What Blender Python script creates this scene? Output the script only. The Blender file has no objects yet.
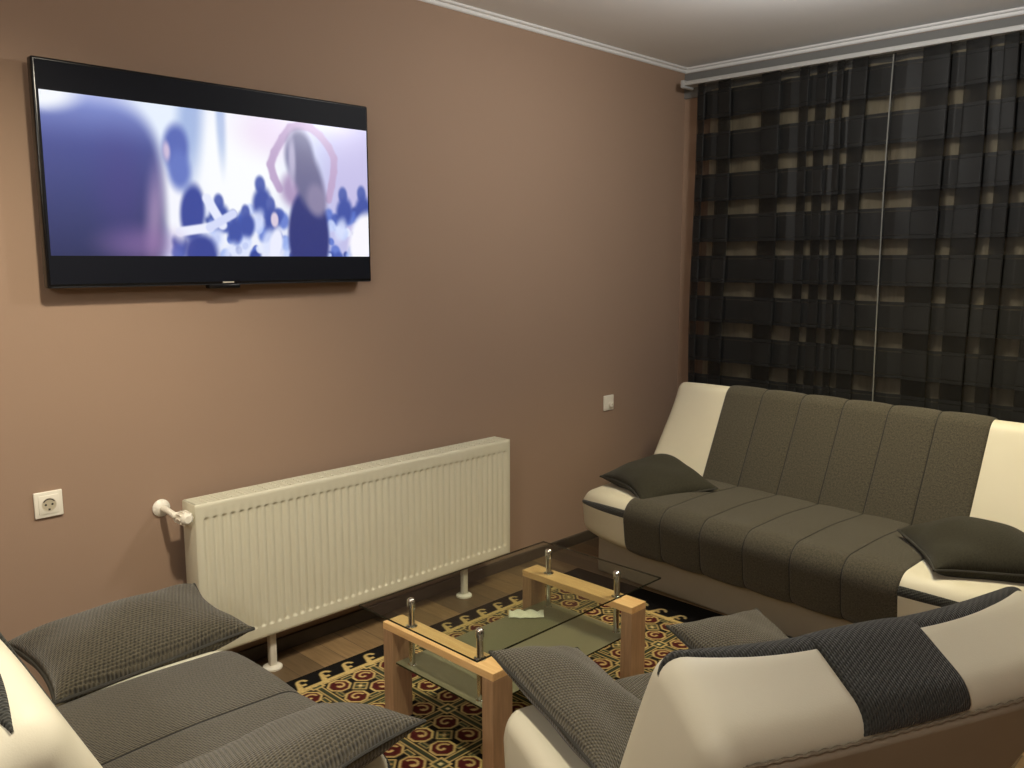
import bpy, bmesh, math, random
import numpy as np
from mathutils import Vector, Matrix, Euler
random.seed(7); rng = np.random.default_rng(7)
R = math.radians; PI = math.pi
scene = bpy.context.scene
COL = scene.collection

# ------------------------------------------------------------------ camera, world, lights, exposure
H = 2.566
cam_d = bpy.data.cameras.new('camera'); cam = bpy.data.objects.new('camera', cam_d); COL.objects.link(cam)
cam_d.sensor_width = 36; cam_d.lens = 856 / 1024 * 36
cam.location = (2.838, -4.293, 1.5)
cam.rotation_euler = (R(90 - 8.28), 0, R(44.5))
cam_d.clip_start = 0.02
scene.camera = cam

w = bpy.data.worlds.new('world'); scene.world = w; w.use_nodes = True
w.node_tree.nodes['Background'].inputs[0].default_value = (0.02, 0.025, 0.04, 1)
w.node_tree.nodes['Background'].inputs[1].default_value = 0.3

def spot(name, loc, energy, size, blend, col, soft=0.07, aim=None):
    l = bpy.data.lights.new(name, 'SPOT'); l.energy = energy; l.spot_size = R(size); l.spot_blend = blend
    l.color = col; l.shadow_soft_size = soft
    o = bpy.data.objects.new(name, l); COL.objects.link(o); o.location = loc
    d = Vector(aim) - Vector(loc) if aim else Vector((0, 0, -1))
    o.rotation_euler = d.to_track_quat('-Z', 'Y').to_euler()
    return o
def point(name, loc, energy, col, soft=0.08):
    l = bpy.data.lights.new(name, 'POINT'); l.energy = energy; l.color = col; l.shadow_soft_size = soft
    o = bpy.data.objects.new(name, l); COL.objects.link(o); o.location = loc
    return o
WARM = (1.0, 0.90, 0.71)
spot('downlight_sofa', (1.75, -1.10, H - 0.03), 108, 100, 0.7, (1.0, 0.83, 0.43), 0.06)
spot('downlight_armchair', (1.40, -3.35, H - 0.03), 170, 112, 0.9, WARM, 0.06, aim=(0.55, -3.75, 0.4))
point('pendant_lamp', (1.5, -1.45, H - 0.19), 40, (1.0, 0.98, 0.94), 0.10)
point('rear_fill', (2.55, -5.4, H - 0.35), 58, (1.0, 0.97, 0.90), 0.15)  # added fill light behind the camera, lifts the faces turned that way

scene.view_settings.view_transform = 'Standard'
scene.view_settings.look = 'None'
scene.view_settings.gamma = 1.0
scene.view_settings.use_curve_mapping = False
scene.view_settings.exposure = 0.0

# ------------------------------------------------------------------ helpers
def s2l(c):
    c = np.asarray(c, float)
    return np.where(c <= 0.04045, c / 12.92, ((c + 0.055) / 1.055) ** 2.4)
def rgb(r, g, b):
    return tuple(s2l([r / 255, g / 255, b / 255])) + (1.0,)

def mat(name):
    m = bpy.data.materials.new(name); m.use_nodes = True
    nt = m.node_tree
    return m, nt, nt.nodes['Principled BSDF']
def nd(nt, t, **kw):
    n = nt.nodes.new(t)
    for k, v in kw.items(): setattr(n, k, v)
    return n
def plain(name, col, rough=0.5, metal=0.0, noise=0.06, scale=12, bump=0.0, bscale=200, spec=0.5, coat=0.0):
    m, nt, b = mat(name)
    tc = nd(nt, 'ShaderNodeTexCoord'); nz = nd(nt, 'ShaderNodeTexNoise'); nz.inputs['Scale'].default_value = scale
    nt.links.new(tc.outputs['Object'], nz.inputs['Vector'])
    mx = nd(nt, 'ShaderNodeMix', data_type='RGBA')
    c = np.array(col[:3])
    mx.inputs[6].default_value = tuple(c * (1 - noise)) + (1,)
    mx.inputs[7].default_value = tuple(np.minimum(c * (1 + noise), 1)) + (1,)
    nt.links.new(nz.outputs['Fac'], mx.inputs[0]); nt.links.new(mx.outputs[2], b.inputs['Base Color'])
    b.inputs['Roughness'].default_value = rough; b.inputs['Metallic'].default_value = metal
    b.inputs['Specular IOR Level'].default_value = spec
    if coat: b.inputs['Coat Weight'].default_value = coat
    if bump:
        n2 = nd(nt, 'ShaderNodeTexNoise'); n2.inputs['Scale'].default_value = bscale
        nt.links.new(tc.outputs['Object'], n2.inputs['Vector'])
        bp = nd(nt, 'ShaderNodeBump'); bp.inputs['Strength'].default_value = bump; bp.inputs['Distance'].default_value = 0.002
        nt.links.new(n2.outputs['Fac'], bp.inputs['Height']); nt.links.new(bp.outputs['Normal'], b.inputs['Normal'])
    return m

def fabric(name, c0, c1, pitch_u, pitch_v, strength=0.6, sheen=0.3):
    """woven cloth: ribs along v with cross stitches, uv in metres"""
    m, nt, b = mat(name)
    uv = nd(nt, 'ShaderNodeUVMap')
    sep = nd(nt, 'ShaderNodeSeparateXYZ'); nt.links.new(uv.outputs[0], sep.inputs[0])
    def math_(op, a, bb=None):
        n = nd(nt, 'ShaderNodeMath', operation=op)
        for i, x in enumerate((a, bb)):
            if x is None: continue
            if isinstance(x, (int, float)): n.inputs[i].default_value = x
            else: nt.links.new(x, n.inputs[i])
        return n.outputs[0]
    nz = nd(nt, 'ShaderNodeTexNoise'); nz.inputs['Scale'].default_value = 60; nt.links.new(uv.outputs[0], nz.inputs['Vector'])
    jit = math_('MULTIPLY', nz.outputs['Fac'], 1.6)
    su = math_('SINE', math_('ADD', math_('MULTIPLY', sep.outputs[0], 2 * PI / pitch_u), jit))
    rowphase = math_('MULTIPLY', math_('FLOOR', math_('DIVIDE', sep.outputs[0], pitch_u)), 1.9)
    sv = math_('SINE', math_('ADD', math_('MULTIPLY', sep.outputs[1], 2 * PI / pitch_v), rowphase))
    hgt = math_('ADD', math_('MULTIPLY', su, 0.5), math_('MULTIPLY', sv, 0.5))
    n3 = nd(nt, 'ShaderNodeTexNoise'); n3.inputs['Scale'].default_value = 260; nt.links.new(uv.outputs[0], n3.inputs['Vector'])
    n4 = nd(nt, 'ShaderNodeTexNoise'); n4.inputs['Scale'].default_value = 130; n4.inputs['Detail'].default_value = 4; nt.links.new(uv.outputs[0], n4.inputs['Vector'])
    fac = math_('ADD', math_('MULTIPLY', hgt, 0.26), math_('ADD', math_('MULTIPLY', n3.outputs['Fac'], 0.45), math_('MULTIPLY', n4.outputs['Fac'], 0.62)))
    cr = nd(nt, 'ShaderNodeValToRGB'); cr.color_ramp.elements[0].position = 0.25; cr.color_ramp.elements[1].position = 0.85
    cr.color_ramp.elements[0].color = c0; cr.color_ramp.elements[1].color = c1
    nt.links.new(fac, cr.inputs[0]); nt.links.new(cr.outputs[0], b.inputs['Base Color'])
    b.inputs['Roughness'].default_value = 0.85; b.inputs['Sheen Weight'].default_value = sheen
    b.inputs['Sheen Roughness'].default_value = 0.5; b.inputs['Specular IOR Level'].default_value = 0.25
    bp = nd(nt, 'ShaderNodeBump'); bp.inputs['Strength'].default_value = strength; bp.inputs['Distance'].default_value = 0.0015
    nt.links.new(hgt, bp.inputs['Height']); nt.links.new(bp.outputs['Normal'], b.inputs['Normal'])
    return m

def mesh_obj(name, verts, faces, m, parent=None, smooth=True, uvs=None, cols=None, mats=None, midx=None):
    me = bpy.data.meshes.new(name)
    me.from_pydata([tuple(map(float, v)) for v in verts], [], [tuple(map(int, f)) for f in faces])
    if uvs is not None:
        ul = me.uv_layers.new(name='UVMap')
        li = np.zeros(len(me.loops), dtype=np.int32); me.loops.foreach_get('vertex_index', li)
        ul.data.foreach_set('uv', np.asarray(uvs, np.float32)[li].ravel())
    if cols is not None:
        ca = me.color_attributes.new('Col', 'FLOAT_COLOR', 'POINT')
        c4 = np.ones((len(verts), 4), np.float32); c4[:, :3] = cols
        ca.data.foreach_set('color', c4.ravel())
    for mm in (mats or [m]): me.materials.append(mm)
    if midx is not None: me.polygons.foreach_set('material_index', np.asarray(midx, np.int32))
    if smooth: me.polygons.foreach_set('use_smooth', np.ones(len(me.polygons), dtype=bool))
    me.update()
    o = bpy.data.objects.new(name, me); COL.objects.link(o)
    if parent: o.parent = parent
    return o
def bm_obj(name, bm, m, parent=None, smooth=False, angle=40):
    me = bpy.data.meshes.new(name)
    bmesh.ops.recalc_face_normals(bm, faces=bm.faces[:])
    if smooth:
        for f in bm.faces: f.smooth = True
        for e in bm.edges:
            if len(e.link_faces) == 2 and e.calc_face_angle(0) > R(angle): e.smooth = False
    bm.to_mesh(me); bm.free(); me.materials.append(m)
    o = bpy.data.objects.new(name, me); COL.objects.link(o)
    if parent: o.parent = parent
    return o
def box(bm, x0, x1, y0, y1, z0, z1, bev=0.0, seg=2):
    g = bmesh.ops.create_cube(bm, size=1)
    vs = g['verts']
    for v in vs:
        v.co = Vector(((x0 + x1) / 2 + v.co.x * (x1 - x0), (y0 + y1) / 2 + v.co.y * (y1 - y0), (z0 + z1) / 2 + v.co.z * (z1 - z0)))
    if bev:
        es = list({e for v in vs for e in v.link_edges})
        bmesh.ops.bevel(bm, geom=es, offset=bev, segments=seg, affect='EDGES', profile=0.5)
def lathe(bm, prof, origin=(0, 0, 0), axis='Z', n=24):
    """prof: list of (radius, height)"""
    rings = []
    for r_, h_ in prof:
        ring = []
        for k in range(n):
            a = 2 * PI * k / n
            p = (r_ * math.cos(a), r_ * math.sin(a), h_)
            if axis == 'X': p = (p[2], p[0], p[1])
            elif axis == 'Y': p = (p[0], p[2], p[1])
            ring.append(bm.verts.new(Vector(origin) + Vector(p)))
        rings.append(ring)
    for a, b in zip(rings, rings[1:]):
        for k in range(n): bm.faces.new((a[k], a[(k + 1) % n], b[(k + 1) % n], b[k]))
    bm.faces.new(rings[0]); bm.faces.new(rings[-1])
def tube(bm, pts, rad, n=12):
    pts = [Vector(p) for p in pts]; rings = []
    for i, p in enumerate(pts):
        t = (pts[min(i + 1, len(pts) - 1)] - pts[max(i - 1, 0)]).normalized()
        up = Vector((0, 0, 1)) if abs(t.z) < 0.9 else Vector((1, 0, 0))
        a = t.cross(up).normalized(); b = a.cross(t)
        rr = rad[i] if isinstance(rad, (list, tuple)) else rad
        rings.append([bm.verts.new(p + (a * math.cos(2 * PI * k / n) + b * math.sin(2 * PI * k / n)) * rr) for k in range(n)])
    for a, b in zip(rings, rings[1:]):
        for k in range(n): bm.faces.new((a[k], a[(k + 1) % n], b[(k + 1) % n], b[k]))
    bm.faces.new(rings[0]); bm.faces.new(rings[-1])
def empty(name, loc, rz=0):
    o = bpy.data.objects.new(name, None); COL.objects.link(o); o.location = loc; o.rotation_euler = (0, 0, rz); o.empty_display_size = 0.1
    return o
def tag(o, label, cat, group=None):
    o['label'] = label; o['category'] = cat
    if group: o['group'] = group
    return o
def struct(o):
    o['kind'] = 'structure'; return o

# ------------------------------------------------------------------ materials
M_wall = plain('wall_paint', rgb(155, 130, 110), 0.75, noise=0.02, scale=3, bump=0.08, bscale=150, spec=0.25)
M_ceil = plain('ceiling_paint', rgb(243, 243, 243), 0.8, noise=0.015, scale=2, spec=0.2)
M_trimw = plain('white_cornice', rgb(226, 225, 222), 0.7, noise=0.02)
M_leather = plain('cream_leather', rgb(216, 210, 188), 0.5, noise=0.02, scale=8, bump=0.12, bscale=350, spec=0.3)
M_taupe = plain('taupe_leather', rgb(164, 153, 134), 0.5, noise=0.04, scale=10, bump=0.12, bscale=350, spec=0.35)
M_weave = fabric('ribbed_charcoal_weave', rgb(38, 35, 28), rgb(97, 90, 73), 0.0062, 0.011, 0.9, 0.25)
M_felt = fabric('fine_charcoal_weave', rgb(34, 32, 27), rgb(97, 91, 75), 0.0024, 0.0024, 0.35, 0.12)
M_pillow = fabric('dark_pillow_cloth', rgb(26, 25, 18), rgb(60, 57, 43), 0.0028, 0.0028, 0.3, 0.08)
M_edge = plain('dark_pillow_edging', rgb(50, 48, 42), 0.8, noise=0.1, scale=60)
M_strip = fabric('charcoal_strip_cloth', rgb(30, 31, 29), rgb(70, 70, 64), 0.0056, 0.010, 0.8, 0.15)
M_thread = plain('seam_thread', rgb(135, 124, 105), 0.7, noise=0.2, scale=300)
M_grooveshade = plain('seam_groove_shade', rgb(30, 28, 24), 0.8)  # dark tone painted in for the shade of the seam grooves
M_radiator = plain('radiator_enamel', rgb(208, 203, 180), 0.4, noise=0.01, spec=0.5)
M_innershade = plain('radiator_inner_shade', rgb(88, 83, 70), 0.7)  # inner body coloured dark to put shade into the grille gaps
M_white = plain('white_plastic', rgb(232, 226, 210), 0.35, noise=0.01)
M_hole = plain('dark_recess', rgb(40, 36, 30), 0.7)
M_chrome = plain('chrome', (0.75, 0.74, 0.70, 1), 0.12, metal=1.0, noise=0.01)
M_tv = plain('black_bezel', rgb(10, 11, 14), 0.25, noise=0.02, spec=0.5)
M_rail = plain('white_rail', rgb(172, 172, 169), 0.5, noise=0.02)
M_skirt = plain('dark_skirting', rgb(72, 62, 50), 0.55, noise=0.2, scale=20)
M_foam = plain('pale_grey_plastic', rgb(198, 192, 178), 0.4, noise=0.02)

def wood_mat(name, c0, c1, sx, rough=0.4):
    m, nt, b = mat(name)
    tc = nd(nt, 'ShaderNodeTexCoord'); mp = nd(nt, 'ShaderNodeMapping'); mp.inputs['Scale'].default_value = sx
    nt.links.new(tc.outputs['Object'], mp.inputs['Vector'])
    nz = nd(nt, 'ShaderNodeTexNoise'); nz.inputs['Scale'].default_value = 8; nz.inputs['Detail'].default_value = 6
    nt.links.new(mp.outputs[0], nz.inputs['Vector'])
    cr = nd(nt, 'ShaderNodeValToRGB'); cr.color_ramp.elements[0].position = 0.35; cr.color_ramp.elements[1].position = 0.65
    cr.color_ramp.elements[0].color = c0; cr.color_ramp.elements[1].color = c1
    nt.links.new(nz.outputs['Fac'], cr.inputs[0]); nt.links.new(cr.outputs[0], b.inputs['Base Color'])
    b.inputs['Roughness'].default_value = rough
    return m
M_beech = wood_mat('beech_laminate_beam', rgb(226, 178, 122), rgb(238, 194, 140), (1.2, 14, 14))
M_beechv = wood_mat('beech_laminate_leg', rgb(160, 126, 96), rgb(176, 140, 108), (14, 14, 1.2))

def floor_mat():
    m, nt, b = mat('laminate_floor')
    tc = nd(nt, 'ShaderNodeTexCoord')
    br = nd(nt, 'ShaderNodeTexBrick'); br.offset = 0.37; br.offset_frequency = 2; br.squash = 1
    br.inputs['Color1'].default_value = rgb(150, 122, 86); br.inputs['Color2'].default_value = rgb(96, 80, 60)
    br.inputs['Mortar'].default_value = rgb(60, 50, 40); br.inputs['Scale'].default_value = 1
    br.inputs['Mortar Size'].default_value = 0.0012; br.inputs['Bias'].default_value = 0.0
    br.inputs['Brick Width'].default_value = 0.62; br.inputs['Row Height'].default_value = 0.098
    nt.links.new(tc.outputs['Object'], br.inputs['Vector'])
    mp = nd(nt, 'ShaderNodeMapping'); mp.inputs['Scale'].default_value = (2.5, 26, 1); nt.links.new(tc.outputs['Object'], mp.inputs['Vector'])
    nz = nd(nt, 'ShaderNodeTexNoise'); nz.inputs['Scale'].default_value = 3; nz.inputs['Detail'].default_value = 5; nt.links.new(mp.outputs[0], nz.inputs['Vector'])
    mx = nd(nt, 'ShaderNodeMix', data_type='RGBA', blend_type='MULTIPLY'); mx.inputs[0].default_value = 0.55
    cr = nd(nt, 'ShaderNodeValToRGB'); cr.color_ramp.elements[0].color = (0.45, 0.43, 0.38, 1); cr.color_ramp.elements[0].position = 0.3
    cr.color_ramp.elements[1].position = 0.7
    nt.links.new(nz.outputs['Fac'], cr.inputs[0]); nt.links.new(br.outputs['Color'], mx.inputs[6]); nt.links.new(cr.outputs[0], mx.inputs[7])
    nt.links.new(mx.outputs[2], b.inputs['Base Color']); b.inputs['Roughness'].default_value = 0.42
    return m
M_floor = floor_mat()

def glass_mat(name, tint, refl=1.0, rough=0.0):
    m, nt, b = mat(name); nt.nodes.remove(b)
    out = nt.nodes['Material Output']
    tr = nd(nt, 'ShaderNodeBsdfTransparent'); tr.inputs[0].default_value = tint
    gl = nd(nt, 'ShaderNodeBsdfGlossy'); gl.inputs['Roughness'].default_value = rough
    fr = nd(nt, 'ShaderNodeFresnel'); fr.inputs[0].default_value = 1.5
    ge = nd(nt, 'ShaderNodeNewGeometry'); iv = nd(nt, 'ShaderNodeMath', operation='SUBTRACT'); iv.inputs[0].default_value = refl; nt.links.new(ge.outputs['Backfacing'], iv.inputs[1]); iv.use_clamp = True
    mu = nd(nt, 'ShaderNodeMath', operation='MULTIPLY'); nt.links.new(iv.outputs[0], mu.inputs[1]); nt.links.new(fr.outputs[0], mu.inputs[0])
    mx = nd(nt, 'ShaderNodeMixShader'); nt.links.new(mu.outputs[0], mx.inputs[0]); nt.links.new(tr.outputs[0], mx.inputs[1]); nt.links.new(gl.outputs[0], mx.inputs[2])
    nt.links.new(mx.outputs[0], out.inputs[0])
    return m
M_glass = glass_mat('table_glass', (0.88, 0.91, 0.86, 1))
M_glassedge = plain('glass_edge', rgb(38, 40, 30), 0.2, noise=0.05)
def frosted():
    m, nt, b = mat('frosted_shelf_glass')
    b.inputs['Base Color'].default_value = rgb(126, 122, 98); b.inputs['Roughness'].default_value = 0.35
    out = nt.nodes['Material Output']
    nz = nd(nt, 'ShaderNodeTexNoise'); nz.inputs['Scale'].default_value = 40
    tr = nd(nt, 'ShaderNodeBsdfTransparent'); tr.inputs[0].default_value = (0.8, 0.84, 0.76, 1)
    mx = nd(nt, 'ShaderNodeMixShader'); mx.inputs[0].default_value = 0.22
    nt.links.new(b.outputs[0], mx.inputs[1]); nt.links.new(tr.outputs[0], mx.inputs[2]); nt.links.new(mx.outputs[0], out.inputs[0])
    return m
M_frost = frosted()
M_pane = glass_mat('window_pane', (0.9, 0.92, 0.92, 1))

def vcol_mat(name, emit=False, rough=0.9, bump=False):
    m, nt, b = mat(name)
    at = nd(nt, 'ShaderNodeAttribute'); at.attribute_name = 'Col'
    if emit:
        b.inputs['Base Color'].default_value = (0.004, 0.004, 0.005, 1); b.inputs['Roughness'].default_value = 0.25
        nt.links.new(at.outputs['Color'], b.inputs['Emission Color']); b.inputs['Emission Strength'].default_value = 1.0
    else:
        nz = nd(nt, 'ShaderNodeTexNoise'); nz.inputs['Scale'].default_value = 160
        tc = nd(nt, 'ShaderNodeTexCoord'); nt.links.new(tc.outputs['Object'], nz.inputs['Vector'])
        cr = nd(nt, 'ShaderNodeValToRGB'); cr.color_ramp.elements[0].color = (0.6, 0.6, 0.6, 1); cr.color_ramp.elements[0].position = 0.3; cr.color_ramp.elements[1].position = 0.6
        nt.links.new(nz.outputs['Fac'], cr.inputs[0])
        mx = nd(nt, 'ShaderNodeMix', data_type='RGBA', blend_type='MULTIPLY'); mx.inputs[0].default_value = 0.6
        nt.links.new(at.outputs['Color'], mx.inputs[6]); nt.links.new(cr.outputs[0], mx.inputs[7])
        nt.links.new(mx.outputs[2], b.inputs['Base Color']); b.inputs['Roughness'].default_value = rough
        b.inputs['Specular IOR Level'].default_value = 0.1
        bp = nd(nt, 'ShaderNodeBump'); bp.inputs['Strength'].default_value = 0.4; bp.inputs['Distance'].default_value = 0.003
        nt.links.new(nz.outputs['Fac'], bp.inputs['Height']); nt.links.new(bp.outputs['Normal'], b.inputs['Normal'])
    return m

# ------------------------------------------------------------------ room shell
RX, RY = 3.75, -7.2          # right wall, rear wall
bm = bmesh.new(); box(bm, -0.1, RX + 0.1, RY - 0.1, 0.25, -0.1, 0.0); struct(bm_obj('floor', bm, M_floor))
bm = bmesh.new(); box(bm, -0.1, RX + 0.1, RY - 0.1, 0.25, H, H + 0.1); struct(bm_obj('ceiling', bm, M_ceil))
bm = bmesh.new(); box(bm, -0.1, 0, RY, 0, 0, H); struct(bm_obj('wall_left', bm, M_wall))
bm = bmesh.new(); box(bm, RX, RX + 0.1, RY, 0, 0, H); struct(bm_obj('wall_right', bm, M_wall))
bm = bmesh.new(); box(bm, -0.1, RX + 0.1, RY - 0.1, RY, 0, H); struct(bm_obj('wall_rear', bm, M_wall))
WX0, WX1, WZ0, WZ1 = 0.55, 2.45, 0.85, 2.25
bm = bmesh.new()
box(bm, -0.1, WX0, 0, 0.2, 0, H); box(bm, WX1, RX + 0.1, 0, 0.2, 0, H)
box(bm, WX0, WX1, 0, 0.2, 0, WZ0); box(bm, WX0, WX1, 0, 0.2, WZ1, H)
struct(bm_obj('wall_back', bm, M_wall))
# window behind the curtains
bm = bmesh.new(); f = 0.06
box(bm, WX0, WX0 + f, 0.08, 0.14, WZ0, WZ1, 0.006); box(bm, WX1 - f, WX1, 0.08, 0.14, WZ0, WZ1, 0.006)
box(bm, WX0 + f, WX1 - f, 0.08, 0.14, WZ0, WZ0 + f, 0.006); box(bm, WX0 + f, WX1 - f, 0.08, 0.14, WZ1 - f, WZ1, 0.006)
xm = (WX0 + WX1) / 2; box(bm, xm - 0.05, xm + 0.05, 0.078, 0.142, WZ0 + f, WZ1 - f, 0.006)
win = struct(bm_obj('window_1', bm, M_white))
for a, b_ in ((WX0 + f, xm - 0.05), (xm + 0.05, WX1 - f)):
    bm = bmesh.new(); box(bm, a, b_, 0.105, 0.115, WZ0 + f, WZ1 - f); bm_obj('pane', bm, M_pane, win)
bm = bmesh.new(); box(bm, 0.0, RX, -0.012, 0.0, 2.40, H - 0.03, 0.003); struct(bm_obj('trim_3', bm, plain('grey_top_band', rgb(112, 111, 108), 0.8, noise=0.02)))  # grey band along the top of the back wall
# cornice (quarter-round cove) and skirting
def cove(name, p0, p1, inward):
    bm = bmesh.new(); rr = 0.026; prof = [(0, 0), (rr, 0)] + [(rr - rr * math.sin(a), -rr + rr * math.cos(a)) for a in np.linspace(0, PI / 2, 7)] + [(0, -rr)]
    prof = [(0, 0), (rr, 0), (rr, -0.006), (rr * 0.75, -0.010), (rr * 0.42, -rr * 0.42), (0.010, -rr * 0.75), (0.006, -rr), (0, -rr)]
    p0 = Vector(p0); p1 = Vector(p1); iv = Vector(inward)
    A = [bm.verts.new(p0 + iv * a + Vector((0, 0, b_))) for a, b_ in prof]; B = [bm.verts.new(p1 + iv * a + Vector((0, 0, b_))) for a, b_ in prof]
    for i in range(len(prof)): j = (i + 1) % len(prof); bm.faces.new((A[i], A[j], B[j], B[i]))
    bm.faces.new(A); bm.faces.new(B)
    return struct(bm_obj(name, bm, M_trimw, smooth=True, angle=60))
cove('trim_1', (0, RY, H), (0, 0, H), (1, 0, 0))
cove('trim_2', (0.0, 0, H), (RX, 0, H), (0, -1, 0))
bm = bmesh.new(); box(bm, 0, 0.014, RY, -0.014, 0, 0.055, 0.004); struct(bm_obj('baseboard_left', bm, M_skirt))
bm = bmesh.new(); box(bm, 0, RX, -0.014, 0, 0, 0.055, 0.004); struct(bm_obj('baseboard_back', bm, M_skirt))

# ------------------------------------------------------------------ upholstery profile tools
def rounded(pts, rads, n=120):
    pts = [np.array(p, float) for p in pts]; k = len(pts); out = []
    for i in range(k):
        p, a, b = pts[i], pts[i - 1], pts[(i + 1) % k]
        u = (a - p) / np.linalg.norm(a - p); v = (b - p) / np.linalg.norm(b - p)
        ang = math.acos(np.clip(u @ v, -1, 1)); r_ = rads[i]; d = r_ / math.tan(ang / 2)
        c = p + (u + v) / np.linalg.norm(u + v) * (r_ / math.sin(ang / 2))
        s = p + u * d; e = p + v * d
        a0 = math.atan2(*(s - c)[::-1]); a1 = math.atan2(*(e - c)[::-1]); da = (a1 - a0 + PI) % (2 * PI) - PI
        for t in np.linspace(0, 1, 9): out.append(c + r_ * np.array([math.cos(a0 + da * t), math.sin(a0 + da * t)]))
    P = np.array(out + [out[0]]); L = np.r_[0, np.cumsum(np.linalg.norm(np.diff(P, axis=0), axis=1))]
    q = np.linspace(0, L[-1], n, endpoint=False)
    ring = np.c_[np.interp(q, L, P[:, 0]), np.interp(q, L, P[:, 1])]
    return ring, L[-1]
def normals2(ring):
    t = np.roll(ring, -1, 0) - np.roll(ring, 1, 0); t /= np.linalg.norm(t, axis=1)[:, None] + 1e-12
    area = 0.5 * np.sum(ring[:, 0] * np.roll(ring[:, 1], -1) - np.roll(ring[:, 0], -1) * ring[:, 1])
    n = np.c_[t[:, 1], -t[:, 0]]
    return n if area > 0 else -n
def sstep(a, b, x):
    t = np.clip((x - a) / (b - a), 0, 1); return t * t * (3 - 2 * t)

class Slab:
    """an upholstered slab: a closed (y,z) ring swept along x with shaped ends"""
    def __init__(self, pts, rads, W, xg, shape, n=120, rend=0.05):
        self.ring, self.L = rounded(pts, rads, n); self.W = W; self.xg = xg; self.shape = shape; self.n = n; self.rend = rend
    def at(self, x, off=0.0):
        ring = self.ring.copy(); t = np.clip((abs(x) - self.xg) / (self.W - self.xg), 0, 1)
        ring = self.shape(ring, t, x)
        d = self.W - abs(x); r_ = self.rend
        ins = 0 if d >= r_ else r_ - math.sqrt(max(r_ * r_ - (r_ - d) ** 2, 0))
        nn = normals2(ring)
        o = off if np.ndim(off) else np.full(self.n, off)
        return ring + nn * (o - ins)[:, None]
    def near(self, y, z):
        return int(np.argmin((self.ring[:, 0] - y) ** 2 + (self.ring[:, 1] - z) ** 2))
    def body(self, name, m, parent):
        W, r_ = self.W, self.rend
        e = [W - r_ + r_ * math.sin(a) for a in np.linspace(0, PI / 2, 8)]
        xs = np.r_[[-q for q in e[::-1]], np.linspace(-W + r_, W - r_, 61)[1:-1], e]
        V = []; UV = []
        for x in xs:
            rr = self.at(x)
            for k in range(self.n): V.append((x, rr[k, 0], rr[k, 1])); UV.append((x, k / self.n * self.L))
        n = self.n; F = []
        for i in range(len(xs) - 1):
            for k in range(n):
                k2 = (k + 1) % n; F.append((i * n + k, (i + 1) * n + k, (i + 1) * n + k2, i * n + k2))
        F.append(tuple(range(n))); F.append(tuple(range((len(xs) - 1) * n, len(xs) * n))[::-1])
        o = mesh_obj(name, V, F, m, parent, uvs=UV)
        b = bmesh.new(); b.from_mesh(o.data); bmesh.ops.recalc_face_normals(b, faces=b.faces[:]); b.to_mesh(o.data); b.free()
        return o
    def patch(self, name, m, parent, xs, lo, hi, off, ns=90, thick=None):
        """cover lying on the slab; lo(x), hi(x): ring index range; off(x, t): lift along the surface"""
        V = []; UV = []; nx = len(xs)
        for x in xs:
            a, b_ = lo(x), hi(x); q = np.linspace(a, b_, ns)
            base = self.at(x); nn = normals2(base)
            for t, s in zip(np.linspace(0, 1, ns), q):
                i = int(math.floor(s)); fr = s - i; i0 = i % self.n; i1 = (i + 1) % self.n
                p = base[i0] * (1 - fr) + base[i1] * fr; nv = nn[i0] * (1 - fr) + nn[i1] * fr; nv = nv / np.linalg.norm(nv)
                p = p + nv * off(x, t); V.append((x, p[0], p[1])); UV.append((x, s / self.n * self.L))
        F = [(i * ns + k, (i + 1) * ns + k, (i + 1) * ns + k + 1, i * ns + k + 1) for i in range(nx - 1) for k in range(ns - 1)]
        o = mesh_obj(name, V, F, m, parent, uvs=UV)
        b = bmesh.new(); b.from_mesh(o.data)
        bmesh.ops.recalc_face_normals(b, faces=b.faces[:])
        # make normals point away from slab centre
        cc = Vector((0, float(self.ring[:, 0].mean()), float(self.ring[:, 1].mean())))
        s = sum(((f.calc_center_median() - cc) * Vector((0, 1, 1))).dot(f.normal) * f.calc_area() for f in b.faces)
        if s < 0: bmesh.ops.reverse_faces(b, faces=b.faces[:])
        b.to_mesh(o.data); b.free()
        return o

def seat_slab(W, xg, droop=0.045, taper=0.10, dz=0.0, zb=0.2):
    pts = [(-0.30, zb), (0.395, zb - 0.005), (0.425, 0.43 + dz), (-0.30, 0.425 + dz)]
    def shape(r_, t, x):
        wf = sstep(0.0, 0.42, r_[:, 0]); wt = sstep(0.28, 0.43, r_[:, 1])
        r_[:, 0] -= taper * t ** 2 * wf; r_[:, 1] -= droop * t ** 2 * wt * sstep(-0.3, 0.3, r_[:, 0])
        crown = 0.012 * np.exp(-((r_[:, 0] - 0.1) / 0.22) ** 2) * wt; r_[:, 1] += crown
        return r_
    return Slab(pts, [0.054, 0.06, 0.07, 0.054], W, xg, shape, rend=0.05)
def back_slab(W, xg, taper=0.07, droop=0.015, pose=((-0.121, 0.30), (-0.385, 0.885), 0.181)):
    (y0, z0), (y1, z1), th = pose; L_ = math.hypot(y1 - y0, z1 - z0); ny, nz = -(z1 - z0) / L_ * th, (y1 - y0) / L_ * th
    pts = [(y0, z0), (y1, z1), (y1 + ny, z1 + nz), (y0 + ny, z0 + nz)]
    def shape(r_, t, x):
        wz = sstep(0.35, 0.88, r_[:, 1])
        r_[:, 0] -= taper * t ** 1.7 * wz * sstep(y1 - 0.235, y1 + 0.085, r_[:, 0]); r_[:, 1] -= droop * t ** 2 * wz
        return r_
    return Slab(pts, [0.054, 0.058, 0.054, 0.054], W, xg, shape, rend=0.05), pts

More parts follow.
